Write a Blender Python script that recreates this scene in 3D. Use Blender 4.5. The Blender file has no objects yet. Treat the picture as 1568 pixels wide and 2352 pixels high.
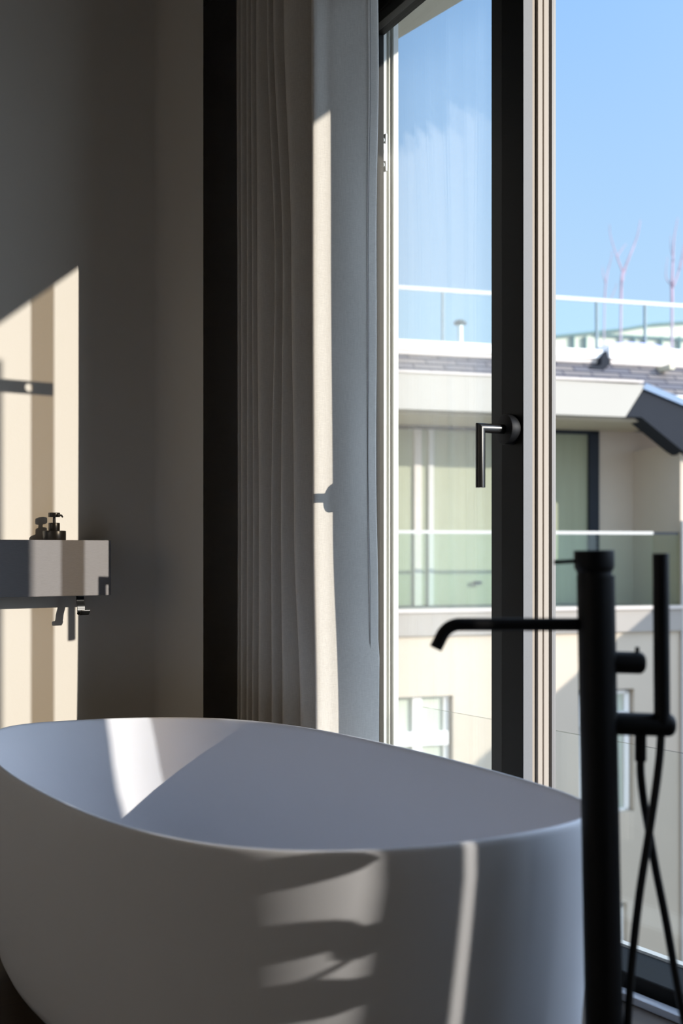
import bpy, bmesh, math, random
from math import sin, cos, pi, radians as rad
from mathutils import Vector, Matrix
S = bpy.context.scene
COL = S.collection
random.seed(7)

# ------------------------------------------------------------------ camera, sky, sun, exposure
FPX = 2700.0; W, H = 1568, 2352; CX = 784.0; HY = 1265.0; CAMZ = 1.0
YAW = rad(34.2)
VX, VY = sin(YAW), cos(YAW)            # view direction on the floor plan
RX, RY = cos(YAW), -sin(YAW)           # right direction
cd = bpy.data.cameras.new('camera'); cam = bpy.data.objects.new('camera', cd); COL.objects.link(cam)
cam.location = (0, 0, CAMZ); cam.rotation_euler = (pi/2, 0, -YAW)
cd.sensor_fit = 'VERTICAL'; cd.sensor_height = 36; cd.sensor_width = 24
cd.lens = 36*FPX/H
cd.shift_y = (HY-H/2)/H
cd.dof.use_dof = True; cd.dof.focus_distance = 3.3; cd.dof.aperture_fstop = 3.0
cd.clip_start = .05; cd.clip_end = 500
S.camera = cam

SUN_S = Vector((-.41, 1.0, -.33)).normalized()      # the way the sunlight travels
sd = bpy.data.lights.new('sun', 'SUN'); sd.energy = 5.2; sd.angle = rad(.32); sd.color = (1, .945, .85)
sun = bpy.data.objects.new('sun', sd); COL.objects.link(sun)
sun.rotation_euler = SUN_S.to_track_quat('-Z', 'Y').to_euler(); sun.location = (12, -20, 12)

wd = bpy.data.worlds.new('sky'); S.world = wd; wd.use_nodes = True
nt = wd.node_tree; nt.nodes.clear()
tc = nt.nodes.new('ShaderNodeTexCoord'); sp = nt.nodes.new('ShaderNodeSeparateXYZ')
cr = nt.nodes.new('ShaderNodeValToRGB'); bg = nt.nodes.new('ShaderNodeBackground'); ow = nt.nodes.new('ShaderNodeOutputWorld')
nt.links.new(tc.outputs['Generated'], sp.inputs[0]); nt.links.new(sp.outputs['Z'], cr.inputs[0])
nt.links.new(bg.outputs[0], ow.inputs[0])
# the sky is brighter around the sun
dt = nt.nodes.new('ShaderNodeVectorMath'); dt.operation = 'DOT_PRODUCT'; dt.inputs[1].default_value = tuple(-SUN_S)
nt.links.new(tc.outputs['Generated'], dt.inputs[0])
mr = nt.nodes.new('ShaderNodeMapRange'); mr.interpolation_type = 'SMOOTHSTEP'
mr.inputs['From Min'].default_value = -.25; mr.inputs['From Max'].default_value = 1.0; mr.inputs['To Min'].default_value = 0; mr.inputs['To Max'].default_value = 1.3
nt.links.new(dt.outputs['Value'], mr.inputs['Value'])
vm = nt.nodes.new('ShaderNodeVectorMath'); vm.operation = 'SCALE'; vm.inputs[0].default_value = (.85, .93, 1.0); nt.links.new(mr.outputs[0], vm.inputs['Scale'])
va = nt.nodes.new('ShaderNodeVectorMath'); va.operation = 'ADD'; nt.links.new(cr.outputs[0], va.inputs[0]); nt.links.new(vm.outputs[0], va.inputs[1])
# unseen sky glow added high up to the right to brighten the room
dh_ = nt.nodes.new('ShaderNodeVectorMath'); dh_.operation = 'DOT_PRODUCT'; dh_.inputs[1].default_value = tuple(Vector((.75, -.42, .50)).normalized())
nt.links.new(tc.outputs['Generated'], dh_.inputs[0])
mh = nt.nodes.new('ShaderNodeMapRange'); mh.interpolation_type = 'SMOOTHSTEP'
mh.inputs['From Min'].default_value = .5; mh.inputs['From Max'].default_value = 1.0; mh.inputs['To Min'].default_value = 0; mh.inputs['To Max'].default_value = 2.8
nt.links.new(dh_.outputs['Value'], mh.inputs['Value'])
vh = nt.nodes.new('ShaderNodeVectorMath'); vh.operation = 'SCALE'; vh.inputs[0].default_value = (.62, .80, 1.08); nt.links.new(mh.outputs[0], vh.inputs['Scale'])
vb = nt.nodes.new('ShaderNodeVectorMath'); vb.operation = 'ADD'; nt.links.new(va.outputs[0], vb.inputs[0]); nt.links.new(vh.outputs[0], vb.inputs[1])
nt.links.new(vb.outputs[0], bg.inputs[0])
e = cr.color_ramp.elements
e[0].position = 0; e[0].color = (.56, .78, 1.0, 1)
e[1].position = 1; e[1].color = (.12, .26, .62, 1)
for p, c in ((.18, (.50, .74, 1.0)), (.42, (.34, .60, 1.0))):
    k = e.new(p); k.color = (*c, 1)
bg.inputs[1].default_value = 1.0

S.view_settings.view_transform = 'Standard'; S.view_settings.look = 'None'
S.view_settings.exposure = 0.0; S.view_settings.gamma = 1.0
try: S.view_settings.use_curve_mapping = False
except Exception: pass
S.cycles.transparent_max_bounces = 32
S.cycles.max_bounces = 12; S.cycles.diffuse_bounces = 6; S.cycles.glossy_bounces = 6
S.cycles.caustics_reflective = False; S.cycles.caustics_refractive = False
try:
    S.cycles.use_denoising = True
except Exception: pass

# ------------------------------------------------------------------ helpers
def ray(px):
    r = (px-CX)/FPX
    return VX+r*RX, VY+r*RY
def P(px, py, d):
    """a point of the room at depth d along the sight line of a pixel"""
    a, b = ray(px)
    return Vector((a*d, b*d, CAMZ+(HY-py)/FPX*d))
def Pd(px, z, d):
    a, b = ray(px); return Vector((a*d, b*d, z))

def mat(name, col, rough=.6, metal=0, spec=.5, bump=None, noise=None, coat=0):
    m = bpy.data.materials.new(name); m.use_nodes = True
    n = m.node_tree.nodes; l = m.node_tree.links; b = n['Principled BSDF']
    b.inputs['Base Color'].default_value = (*col, 1); b.inputs['Roughness'].default_value = rough
    b.inputs['Metallic'].default_value = metal; b.inputs['Specular IOR Level'].default_value = spec
    if coat: b.inputs['Coat Weight'].default_value = coat
    co = n.new('ShaderNodeTexCoord')
    if noise:
        sc, amt, stretch = noise
        mp = n.new('ShaderNodeMapping'); mp.inputs['Scale'].default_value = stretch
        tx = n.new('ShaderNodeTexNoise'); tx.inputs['Scale'].default_value = sc; tx.inputs['Detail'].default_value = 5
        l.new(co.outputs['Object'], mp.inputs[0]); l.new(mp.outputs[0], tx.inputs[0])
        mx = n.new('ShaderNodeMix'); mx.data_type = 'RGBA'
        mx.inputs['A'].default_value = (*[c*(1-amt) for c in col], 1); mx.inputs['B'].default_value = (*[min(1, c*(1+amt)) for c in col], 1)
        l.new(tx.outputs['Fac'], mx.inputs['Factor']); l.new(mx.outputs['Result'], b.inputs['Base Color'])
    if bump:
        sc, st, stretch = bump
        mp = n.new('ShaderNodeMapping'); mp.inputs['Scale'].default_value = stretch
        tx = n.new('ShaderNodeTexNoise'); tx.inputs['Scale'].default_value = sc; tx.inputs['Detail'].default_value = 4
        l.new(co.outputs['Object'], mp.inputs[0]); l.new(mp.outputs[0], tx.inputs[0])
        bp = n.new('ShaderNodeBump'); bp.inputs['Strength'].default_value = st; bp.inputs['Distance'].default_value = .002
        l.new(tx.outputs['Fac'], bp.inputs['Height']); l.new(bp.outputs[0], b.inputs['Normal'])
    return m

def glass_mat(name, tint=(1, 1, 1), f0=.04, boost=1.0):
    """thin pane: clear transmission plus a mirror reflection that grows towards grazing angles (Schlick)"""
    m = bpy.data.materials.new(name); m.use_nodes = True
    n = m.node_tree.nodes; l = m.node_tree.links; n.clear()
    o = n.new('ShaderNodeOutputMaterial'); mx = n.new('ShaderNodeMixShader'); g = n.new('ShaderNodeNewGeometry')
    tr = n.new('ShaderNodeBsdfTransparent'); gl = n.new('ShaderNodeBsdfGlossy')
    dt = n.new('ShaderNodeVectorMath'); dt.operation = 'DOT_PRODUCT'
    l.new(g.outputs['Incoming'], dt.inputs[0]); l.new(g.outputs['Normal'], dt.inputs[1])
    def mth(op, a_, b_=None):
        k = n.new('ShaderNodeMath'); k.operation = op
        for i, v in enumerate((a_, b_)):
            if v is None: continue
            if isinstance(v, (int, float)): k.inputs[i].default_value = v
            else: l.new(v, k.inputs[i])
        return k.outputs[0]
    c = mth('ABSOLUTE', dt.outputs['Value']); c = mth('SUBTRACT', 1.0, c); c = mth('POWER', c, 5.0)
    c = mth('MULTIPLY', c, 1-f0); c = mth('ADD', c, f0)
    tr.inputs[0].default_value = (*tint, 1); gl.inputs['Roughness'].default_value = 0.0
    gl.inputs[0].default_value = (boost, boost, boost, 1)
    l.new(c, mx.inputs[0]); l.new(tr.outputs[0], mx.inputs[1]); l.new(gl.outputs[0], mx.inputs[2]); l.new(mx.outputs[0], o.inputs[0])
    return m

M = {}
M['plaster'] = mat('plaster', (.61, .565, .50), .85, bump=(60, .15, (1, 1, 1)), noise=(1.3, .03, (1, 1, 1)))
M['ceiling'] = mat('ceiling_paint', (.44, .41, .37), .9, noise=(1.3, .03, (1, 1, 1)))
M['darkwall'] = mat('rear_plaster', (.26, .21, .16), .9, noise=(1.3, .03, (1, 1, 1)))
M['tub'] = mat('matte_mineral_resin', (.745, .742, .775), .55, spec=.35, noise=(2, .01, (1, 1, 1)))
M['tubbase'] = mat('tub_plinth', (.30, .29, .28), .6, noise=(2, .03, (1, 1, 1)))
M['black'] = mat('matte_black_lacquer', (.006, .006, .007), .55, spec=.25, noise=(40, .1, (1, 1, 1)))
M['blackpl'] = mat('black_soap_plastic', (.018, .016, .014), .32, spec=.5, noise=(40, .1, (1, 1, 1)))
M['handle'] = mat('satin_black_metal', (.012, .011, .010), .26, metal=.0, spec=.45, noise=(40, .1, (1, 1, 1)))
M['hook'] = mat('glossy_black_enamel', (.008, .008, .008), .34, spec=.28, noise=(40, .1, (1, 1, 1)))
M['hose'] = mat('black_rubber_hose', (.008, .008, .009), .6, noise=(80, .2, (1, 1, 1)))
M['steel'] = mat('brushed_dark_steel', (.205, .192, .19), .5, metal=0, spec=.15, noise=(60, .14, (1, 1, 14)), bump=(90, .15, (1, 1, 14)))
M['anthracite'] = mat('anthracite_frame', (.0065, .006, .005), .5, spec=.14, noise=(30, .06, (1, 1, .2)))
M['edgegrey'] = mat('grey_powder_coat', (.18, .18, .185), .6, bump=(900, .25, (1, 1, 1)), noise=(300, .05, (1, 1, 1)))
M['gasket'] = mat('cream_rubber_gasket', (.40, .345, .29), .7, noise=(500, .12, (1, 1, 1)))
M['alu'] = mat('light_aluminium', (.66, .65, .60), .5, noise=(20, .02, (1, 1, .1)))
M['alud'] = mat('grey_aluminium_profile', (.48, .49, .47), .5, noise=(20, .04, (1, 1, .1)))
M['white'] = mat('white_steel', (.85, .85, .83), .45, noise=(20, .02, (1, 1, 1)))
M['strip'] = mat('threshold_aluminium', (.55, .56, .60), .35, metal=.6, noise=(30, .04, (1, .2, 1)))
M['glass'] = glass_mat('window_glass', (.997, 1, .998), .03)
M['glass_out'] = glass_mat('balustrade_glass', (.985, .995, .99), .03)
M['dimmer'] = glass_mat('sun_dimmer_tint', (.60, .55, .48))

def curtain_mat():
    m = mat('linen_curtain', (.50, .475, .435), .95, spec=.1)
    n = m.node_tree.nodes; l = m.node_tree.links; b = n['Principled BSDF']
    co = n.new('ShaderNodeTexCoord')
    mp = n.new('ShaderNodeMapping'); mp.inputs['Scale'].default_value = (1400, 1400, 40)
    mp2 = n.new('ShaderNodeMapping'); mp2.inputs['Scale'].default_value = (90, 90, 1400)
    a = n.new('ShaderNodeTexNoise'); c = n.new('ShaderNodeTexNoise')
    for t, q in ((a, mp), (c, mp2)):
        t.inputs['Scale'].default_value = 1; t.inputs['Detail'].default_value = 2
        l.new(co.outputs['Object'], q.inputs[0]); l.new(q.outputs[0], t.inputs[0])
    ad = n.new('ShaderNodeMath'); ad.operation = 'ADD'; l.new(a.outputs['Fac'], ad.inputs[0]); l.new(c.outputs['Fac'], ad.inputs[1])
    mr = n.new('ShaderNodeMapRange'); mr.inputs['From Min'].default_value = .7; mr.inputs['From Max'].default_value = 1.3
    l.new(ad.outputs[0], mr.inputs['Value'])
    mx = n.new('ShaderNodeMix'); mx.data_type = 'RGBA'
    mx.inputs['A'].default_value = (.54, .50, .45, 1); mx.inputs['B'].default_value = (.66, .62, .56, 1)
    l.new(mr.outputs[0], mx.inputs['Factor']); l.new(mx.outputs['Result'], b.inputs['Base Color'])
    bp = n.new('ShaderNodeBump'); bp.inputs['Strength'].default_value = .15; bp.inputs['Distance'].default_value = .0006
    l.new(ad.outputs[0], bp.inputs['Height']); l.new(bp.outputs[0], b.inputs['Normal'])
    return m
M['curtain'] = curtain_mat()

def wood_mat():
    m = mat('oiled_oak_floor', (.14, .085, .04), .5)
    n = m.node_tree.nodes; l = m.node_tree.links; b = n['Principled BSDF']
    co = n.new('ShaderNodeTexCoord'); br = n.new('ShaderNodeTexBrick')
    br.inputs['Scale'].default_value = 1; br.inputs['Brick Width'].default_value = 1.6; br.inputs['Row Height'].default_value = .15
    br.inputs['Mortar Size'].default_value = .0015
    br.inputs['Color1'].default_value = (.075, .045, .021, 1); br.inputs['Color2'].default_value = (.055, .033, .015, 1); br.inputs['Mortar'].default_value = (.02, .012, .006, 1)
    l.new(co.outputs['Object'], br.inputs[0])
    mp = n.new('ShaderNodeMapping'); mp.inputs['Scale'].default_value = (3, 60, 1)
    tx = n.new('ShaderNodeTexNoise'); tx.inputs['Scale'].default_value = 1
    l.new(co.outputs['Object'], mp.inputs[0]); l.new(mp.outputs[0], tx.inputs[0])
    mx = n.new('ShaderNodeMix'); mx.data_type = 'RGBA'; mx.blend_type = 'MULTIPLY'; mx.inputs['Factor'].default_value = .6
    l.new(br.outputs['Color'], mx.inputs['A']); l.new(tx.outputs['Fac'], mx.inputs['B']); l.new(mx.outputs['Result'], b.inputs['Base Color'])
    return m
M['wood'] = wood_mat()

def link(name, bm, m=None, parent=None, smooth=False, bevel=0, segs=2, autos=None):
    me = bpy.data.meshes.new(name); bmesh.ops.recalc_face_normals(bm, faces=bm.faces); bm.to_mesh(me); bm.free()
    o = bpy.data.objects.new(name, me); COL.objects.link(o)
    for x in (m if isinstance(m, (list, tuple)) else [m]):
        if x: me.materials.append(x)
    if smooth:
        for p in me.polygons: p.use_smooth = True
        if autos:
            try: me.set_sharp_from_angle(angle=rad(autos))
            except Exception: pass
    if bevel:
        md = o.modifiers.new('bevel', 'BEVEL'); md.width = bevel; md.segments = segs; md.limit_method = 'ANGLE'; md.angle_limit = rad(40)
    if parent: o.parent = parent
    return o
def tag(o, label, cat, group=None):
    o['label'] = label; o['category'] = cat
    if group: o['group'] = group
    return o
def struct(o): o['kind'] = 'structure'; return o
def empty(name, loc=(0, 0, 0), rz=0, parent=None):
    o = bpy.data.objects.new(name, None); o.empty_display_size = .1; COL.objects.link(o)
    o.location = loc; o.rotation_euler = (0, 0, rz)
    if parent: o.parent = parent
    return o
def bx(bm, x0, x1, y0, y1, z0, z1, mi=0):
    v = [bm.verts.new((x, y, z)) for x in (x0, x1) for y in (y0, y1) for z in (z0, z1)]
    for f in ((0, 1, 3, 2), (4, 6, 7, 5), (0, 4, 5, 1), (2, 3, 7, 6), (0, 2, 6, 4), (1, 5, 7, 3)):
        bm.faces.new([v[i] for i in f]).material_index = mi
def box(name, x0, x1, y0, y1, z0, z1, m, parent=None, bevel=0):
    bm = bmesh.new(); bx(bm, x0, x1, y0, y1, z0, z1); return link(name, bm, m, parent, bevel=bevel)
def prism(bm, pts, ax, a0, a1):
    """extrude a 2-D outline along an axis ('x','y','z')"""
    def q(p, a): return {'x': (a, p[0], p[1]), 'y': (p[0], a, p[1]), 'z': (p[0], p[1], a)}[ax]
    A = [bm.verts.new(q(p, a0)) for p in pts]; B = [bm.verts.new(q(p, a1)) for p in pts]
    bm.faces.new(A); bm.faces.new(B[::-1]); n = len(pts)
    for i in range(n): bm.faces.new((A[i], B[i], B[(i+1) % n], A[(i+1) % n]))
def tube(bm, pts, rad_, seg=20, caps=True):
    pts = [Vector(p) for p in pts]; n = len(pts)
    rr = rad_ if isinstance(rad_, (list, tuple)) else [rad_]*n
    prev = None; rings = []
    for i, p in enumerate(pts):
        t = (pts[min(i+1, n-1)]-pts[max(i-1, 0)]).normalized()
        if prev is None: u = t.orthogonal().normalized()
        else: u = (prev-t*prev.dot(t)).normalized()
        prev = u; v = t.cross(u)
        rings.append([bm.verts.new(p+(u*cos(2*pi*k/seg)+v*sin(2*pi*k/seg))*rr[i]) for k in range(seg)])
    for a, b in zip(rings, rings[1:]):
        for k in range(seg): bm.faces.new((a[k], a[(k+1) % seg], b[(k+1) % seg], b[k]))
    if caps: bm.faces.new(rings[0][::-1]); bm.faces.new(rings[-1])
def lathe(bm, prof, o=(0, 0, 0), ax=Vector((0, 0, 1)), seg=40):
    """prof: (radius, height) along the axis"""
    o = Vector(o); ax = Vector(ax).normalized(); u = ax.orthogonal().normalized(); v = ax.cross(u)
    rings = []
    for r, h in prof:
        r = max(r, 1e-5)
        rings.append([bm.verts.new(o+ax*h+(u*cos(2*pi*k/seg)+v*sin(2*pi*k/seg))*r) for k in range(seg)])
    for a, b in zip(rings, rings[1:]):
        for k in range(seg): bm.faces.new((a[k], a[(k+1) % seg], b[(k+1) % seg], b[k]))
    bm.faces.new(rings[0][::-1]); bm.faces.new(rings[-1])
def rprof(r, h0, h1, b=.002):
    return [(r-b, h0), (r-b*.3, h0+b*.3), (r, h0+b), (r, h1-b), (r-b*.3, h1-b*.3), (r-b, h1)]
def smoothpath(pts, n=8):
    pts = [Vector(p) for p in pts]; out = []
    for i in range(len(pts)-1):
        p0, p1, p2, p3 = pts[max(i-1, 0)], pts[i], pts[i+1], pts[min(i+2, len(pts)-1)]
        for k in range(n):
            t = k/n
            out.append(.5*((2*p1)+(p2-p0)*t+(2*p0-5*p1+4*p2-p3)*t*t+(3*p1-p0-3*p2+p3)*t**3))
    out.append(pts[-1]); return out

# ------------------------------------------------------------------ room shell
XW, XO, ZC = 2.03, 2.18, 3.02          # inner and outer face of the window wall, ceiling
YB = 3.45                              # back wall
bm = bmesh.new(); bx(bm, -2.8, XO, -6.2, 4.0, -.2, 0); struct(link('floor', bm, M['wood']))
bm = bmesh.new(); bx(bm, -2.8, XO, -6.2, 4.0, ZC, ZC+.2); struct(link('ceiling', bm, M['ceiling']))
# back wall with a soft bend and a sharp corner at the curtain niche
bend = []
for i in range(13):                    # soft bend around x = 1.652
    t = (i-6)/6; x = 1.652+.035*t; y = YB-2.14*.035*((t+1)**2)/4
    bend.append((x, y))
xe = 1.720; ye = bend[-1][1]-2.14*(xe-bend[-1][0])
out = [(-2.6, YB)]+bend+[(xe, ye), (xe, 4.0), (-2.6, 4.0)]
bm = bmesh.new(); prism(bm, out, 'z', 0, ZC)
struct(link('wall_back', bm, M['plaster'], smooth=True, autos=12))
struct(box('wall_niche', xe, XO, 3.92, 4.0, 0, ZC, M['plaster']))
bm = bmesh.new()
for a_ in ((-6.2, .6, 0, ZC), (2.9, 4.0, 0, ZC), (.6, 2.9, 0, .9), (.6, 2.9, 2.4, ZC)): bx(bm, -2.8, -2.6, *a_)
struct(link('wall_left', bm, M['plaster']))
w3 = struct(empty('fill_window', (-2.7, .6, .9)))  # unseen window added to light the curtain and corner from the left
for a_ in ((0, .06, 0, 1.5), (2.24, 2.3, 0, 1.5), (1.12, 1.18, 0, 1.5)): box('frame_bar', -.04, .04, *a_, M['anthracite'], w3)
box('glass_pane', -.004, .004, .06, 2.24, 0, 1.5, M['glass'], w3)
struct(box('wall_rear', -2.6, XO, -6.2, -6.0, 0, ZC, M['darkwall']))
# window wall: two openings, the near one out of view beside the viewpoint
Y2a, Y2b, Y1a, Y1b = -2.0, -.928, -.85, 3.15
bm = bmesh.new()
bx(bm, XW, XO, -6.0, Y2a, 0, ZC)
bx(bm, XW, XO, Y2b, Y1a, 0, ZC)
bx(bm, XW, XO, Y1b, 3.92, 0, ZC)
bx(bm, XW, XO, Y2a, Y2b, 2.60, ZC)
bx(bm, XW, XO, Y1a, Y1b, 2.74, ZC)
bx(bm, XW, XO, Y2a, Y2b, 0, .08)
bx(bm, 2.08, 2.13, -1.247, -1.188, .08, 2.60)  # unseen upright added to cast the dark gap on the tub side
bx(bm, XW, XO, Y1a, .84, 0, 1.10)  # unseen parapet added to shade the tub's outer side
struct(link('wall_right', bm, M['plaster']))

# overhang of the building above the window
bm = bmesh.new()
prism(bm, [(2.30, 3.24), (2.30, 3.04), (2.46, 3.04), (2.46, 3.09), (2.50, 3.09), (2.50, 3.04), (2.82, 3.04), (2.82, 3.26), (2.30, 3.26)], 'y', -7, 6.5)
tr = struct(link('trim_1', bm, mat('overhang_render', (.62, .58, .46), .8, noise=(3, .04, (1, 1, 1)))))
bm = bmesh.new(); bx(bm, 2.18, 2.30, -7, 6.5, 2.80, 3.26)
struct(link('trim_2', bm, mat('dark_lintel_cladding', (.06, .062, .066), .6, noise=(5, .05, (1, 1, 1)))))

# ------------------------------------------------------------------ window frame around the door
w1 = struct(empty('window_1', (XW, 0, 0)))
box('head', .0, .12, Y1a, Y1b, 2.70, 2.74, M['anthracite'], w1)
box('threshold', .0, .13, Y1a, Y1b, 0, .045, M['anthracite'], w1, .004)
box('threshold_strip', -.045, -.018, Y1a, Y1b, 0, .018, M['strip'], w1, .002)
box('sill_edge', .13, .15, Y1a, Y1b, 0, .05, M['alu'], w1)
box('jamb', .0, .10, 3.10, Y1b, .045, 2.70, M['anthracite'], w1)
# unseen tinted strip, added right of the view to dim a sun band
def dimmer_box(name, x0, x1, y, z0=.06, z1=2.58):
    bm = bmesh.new(); bx(bm, x0-XW, x1-XW, y, y+.006, z0, z1); return link(name, bm, M['dimmer'], w1)
dimmer_box('sun_dimmer_strip', 2.062, 2.132, 1.385)
# unseen bar with a round hole, added to cast its shadow on the wall
bm = bmesh.new()
cxh, czh, rh = 2.060, 2.175, .0125; zt, zb = czh+.019, czh-.019
for yy in (1.372, 1.378):
    sq = []; ci = []
    for k in range(32):
        a = 2*pi*k/32; ca, sa = cos(a), sin(a); m_ = max(abs(ca), abs(sa))
        ci.append(bm.verts.new((cxh+rh*ca-XW, yy, czh+rh*sa))); sq.append(bm.verts.new((cxh+.019*ca/m_-XW, yy, czh+.019*sa/m_)))
    for k in range(32): bm.faces.new((ci[k], ci[(k+1) % 32], sq[(k+1) % 32], sq[k]))
bx(bm, 1.94-XW, cxh-.019-XW, 1.372, 1.378, zb, zt); bx(bm, cxh+.019-XW, 2.135-XW, 1.372, 1.378, zb, zt)
link('shadow_bar', bm, M['anthracite'], w1)

# far exterior post, sunlit, behind the glass
def xpost(px, y=3.04):
    a, b = ray(px); return a*y/b
po = empty('exterior_post', (xpost(890), 3.04, 0))
tag(po, 'sunlit pale metal post outside the glass, right beside the curtain edge', 'post')
def pbox(name, pa, pb, y0, y1, m, z0=-.12, z1=3.04):
    bm = bmesh.new(); c = xpost(890); bx(bm, xpost(pa)-c, xpost(pb)-c, y0-3.0, y1-3.0, z0, z1)
    return link(name, bm, m, po)
pbox('core', 869, 913.5, 3.03, 3.13, M['alud'])
pbox('profile', 876, 885.5, 3.0, 3.03, M['alu'])
pbox('profile', 887.5, 891.5, 3.01, 3.03, M['alu'])
pbox('profile', 898, 902.5, 3.012, 3.03, M['alu'])
pbox('profile', 903.5, 914.5, 3.0, 3.13, M['alu'])
# white keeper bracket
a_ = xpost(875)-xpost(890); b_ = xpost(850)-xpost(890)
bm = bmesh.new()
bx(bm, a_-.008, a_, -.035, -.02, 2.205, 2.325)
bx(bm, b_, a_-.004, -.035, -.025, 2.235, 2.292)
bk = link('keeper_bracket', bm, M['white'], po, bevel=.003)
for zz in (2.30, 2.263, 2.222):
    bm = bmesh.new(); lathe(bm, [(.008, 0), (.008, .004), (.004, .006)], (a_-.022, -.035, zz), (0, -1, 0), 20); link('screw', bm, M['alud'], bk, smooth=True, autos=30)

# fixed light to the left of the post, hidden by the curtain
box('fixed_glass', .035, .041, 3.06, 3.10, .05, 2.70, M['glass'], w1)

# ------------------------------------------------------------------ door leaf with handle
AL = rad(8); ua = Vector((sin(AL), cos(AL), 0)); ub = Vector((cos(AL), -sin(AL), 0))
N = Pd(1200, 0, 2.842)
d1 = struct(empty('door_1', (N.x, N.y, 0), -AL))     # local y = along the leaf, local x = thickness outwards
TH = .085
def t_at(px):      # thickness coordinate of a pixel on the closing edge
    lo, hi = -.3, .3
    for _ in range(50):
        mid = (lo+hi)/2; q = N+ub*mid
        p_ = CX+FPX*(q.x*RX+q.y*RY)/(q.x*VX+q.y*VY)
        if p_ < px: lo = mid
        else: hi = mid
    return lo
def w_at(px, t=0):
    lo, hi = -.3, 1.2
    for _ in range(50):
        mid = (lo+hi)/2; q = N+ub*t+ua*mid
        p_ = CX+FPX*(q.x*RX+q.y*RY)/(q.x*VX+q.y*VY)
        if p_ > px: lo = mid
        else: hi = mid
    return lo
wb, wg = w_at(1151), w_at(1128, .006)
ZL0, ZL1 = .05, 2.69; WL = .96
bm = bmesh.new()
TE = t_at(1272)
bx(bm, 0, t_at(1222), 0, wb, ZL0, ZL1)                    # inner flange
bx(bm, t_at(1222), TE, .012, wb, ZL0, ZL1)                # core
bx(bm, 0, TE, WL-.08, WL, ZL0, ZL1)
bx(bm, 0, TE, wb, WL-.08, ZL0, ZL0+.08); bx(bm, 0, TE, wb, WL-.08, ZL1-.08, ZL1)
link('leaf_frame', bm, M['anthracite'], d1, bevel=.0015)
bm = bmesh.new()
bx(bm, .006, .032, wb, wg, ZL0+.08, ZL1-.08); bx(bm, .006, .032, WL-.11, WL-.08, ZL0+.08, ZL1-.08)
bx(bm, .006, .032, wg, WL-.11, ZL0+.08, ZL0+.11); bx(bm, .006, .032, wg, WL-.11, ZL1-.11, ZL1-.08)
link('glazing_bead', bm, mat('anthracite_bead', (.022, .021, .018), .5, spec=.25, noise=(30, .06, (1, 1, .2))), d1, bevel=.0015)
bm = bmesh.new(); bx(bm, t_at(1201), t_at(1221.5), -.0015, 0, ZL0, ZL1); link('edge_strip', bm, M['edgegrey'], d1)
bm = bmesh.new()
for pa, pb, y0 in ((1225, 1233, .006), (1234, 1244.5, -.002), (1247.5, 1259, -.002)):
    bx(bm, t_at(pa), t_at(pb), y0, .014, ZL0, ZL1)
link('rubber_seal', bm, M['gasket'], d1, bevel=.001)
bm = bmesh.new(); bx(bm, t_at(1267), t_at(1270.5), -.001, .02, ZL0, ZL1); bx(bm, t_at(1271.5), t_at(1276), .0, .02, ZL0, ZL1)
link('outer_lip', bm, mat('lip_aluminium', (.22, .21, .205), .5, noise=(20, .04, (1, 1, .1))), d1)
bm = bmesh.new()
for t in (.022, .052): bx(bm, t, t+.005, wg-.004, WL-.1, ZL0+.085, ZL1-.085)
link('glass_pane', bm, M['glass'], d1)
# handle
wh = .042; zr = CAMZ+(HY-984)/FPX*2.85
def leafpt(t, w, z): q = N+ub*t+ua*w; q.z = z; return q
ha = empty('door_handle', (0, wh, zr), 0, d1)
bm = bmesh.new(); lathe(bm, rprof(.037, 0, .027, .002), (0, 0, 0), (-1, 0, 0), 64); link('rosette', bm, M['black'], ha, smooth=True, autos=30)
# neck length so that the lever stands at pixel 1103
lo, hi = 0, .3
for _ in range(40):
    mid = (lo+hi)/2; q = leafpt(-mid, wh, zr); p_ = CX+FPX*(q.x*RX+q.y*RY)/(q.x*VX+q.y*VY)
    if p_ > 1103: lo = mid
    else: hi = mid
nk = lo; dp = (leafpt(-nk, wh, zr).x*VX+leafpt(-nk, wh, zr).y*VY)
zbot = CAMZ+(HY-1120)/FPX*dp - zr
RB = 11.2/FPX*dp
bm = bmesh.new()
seg = 28
r0 = [bm.verts.new((0, RB*cos(2*pi*k/seg), RB*sin(2*pi*k/seg))) for k in range(seg)]
r1 = [bm.verts.new((-nk-RB*sin(2*pi*k/seg)*1, RB*cos(2*pi*k/seg), RB*sin(2*pi*k/seg))) for k in range(seg)]
r2 = [bm.verts.new((-nk-RB*sin(2*pi*k/seg), RB*cos(2*pi*k/seg), zbot)) for k in range(seg)]
for a, b in ((r0, r1), (r1, r2)):
    for k in range(seg): bm.faces.new((a[k], a[(k+1) % seg], b[(k+1) % seg], b[k]))
bm.faces.new(r0[::-1]); bm.faces.new(r2)
link('lever', bm, M['handle'], ha, smooth=True, autos=35, bevel=.0006)

# balustrade glass outside
bal = empty('glass_balustrade', (2.30, 1.2, -.12)); tag(bal, 'low frameless glass balustrade just outside the open door', 'balustrade')
box('glass_panel', 0, .012, -1.4, 1.75, 0, .625, M['glass_out'], bal)
box('base_channel', -.02, .03, -1.4, 1.75, -.02, .03, M['alu'], bal)
pt = empty('sun_blocker', (2.18, -1.0, -.12)); tag(pt, 'unseen grey sun-blocking partition out of view beside the near end of the window', 'board')  # unseen board added to stop the sun while skylight still enters
box('sun_blocker_panel', .003, .766, -.015, .015, 0, 3.15, M['edgegrey'], pt)
# exterior slab under it
struct(box('trim_3', XO, 2.40, -7, 6.5, -.5, -.12, M['alud']))

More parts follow.
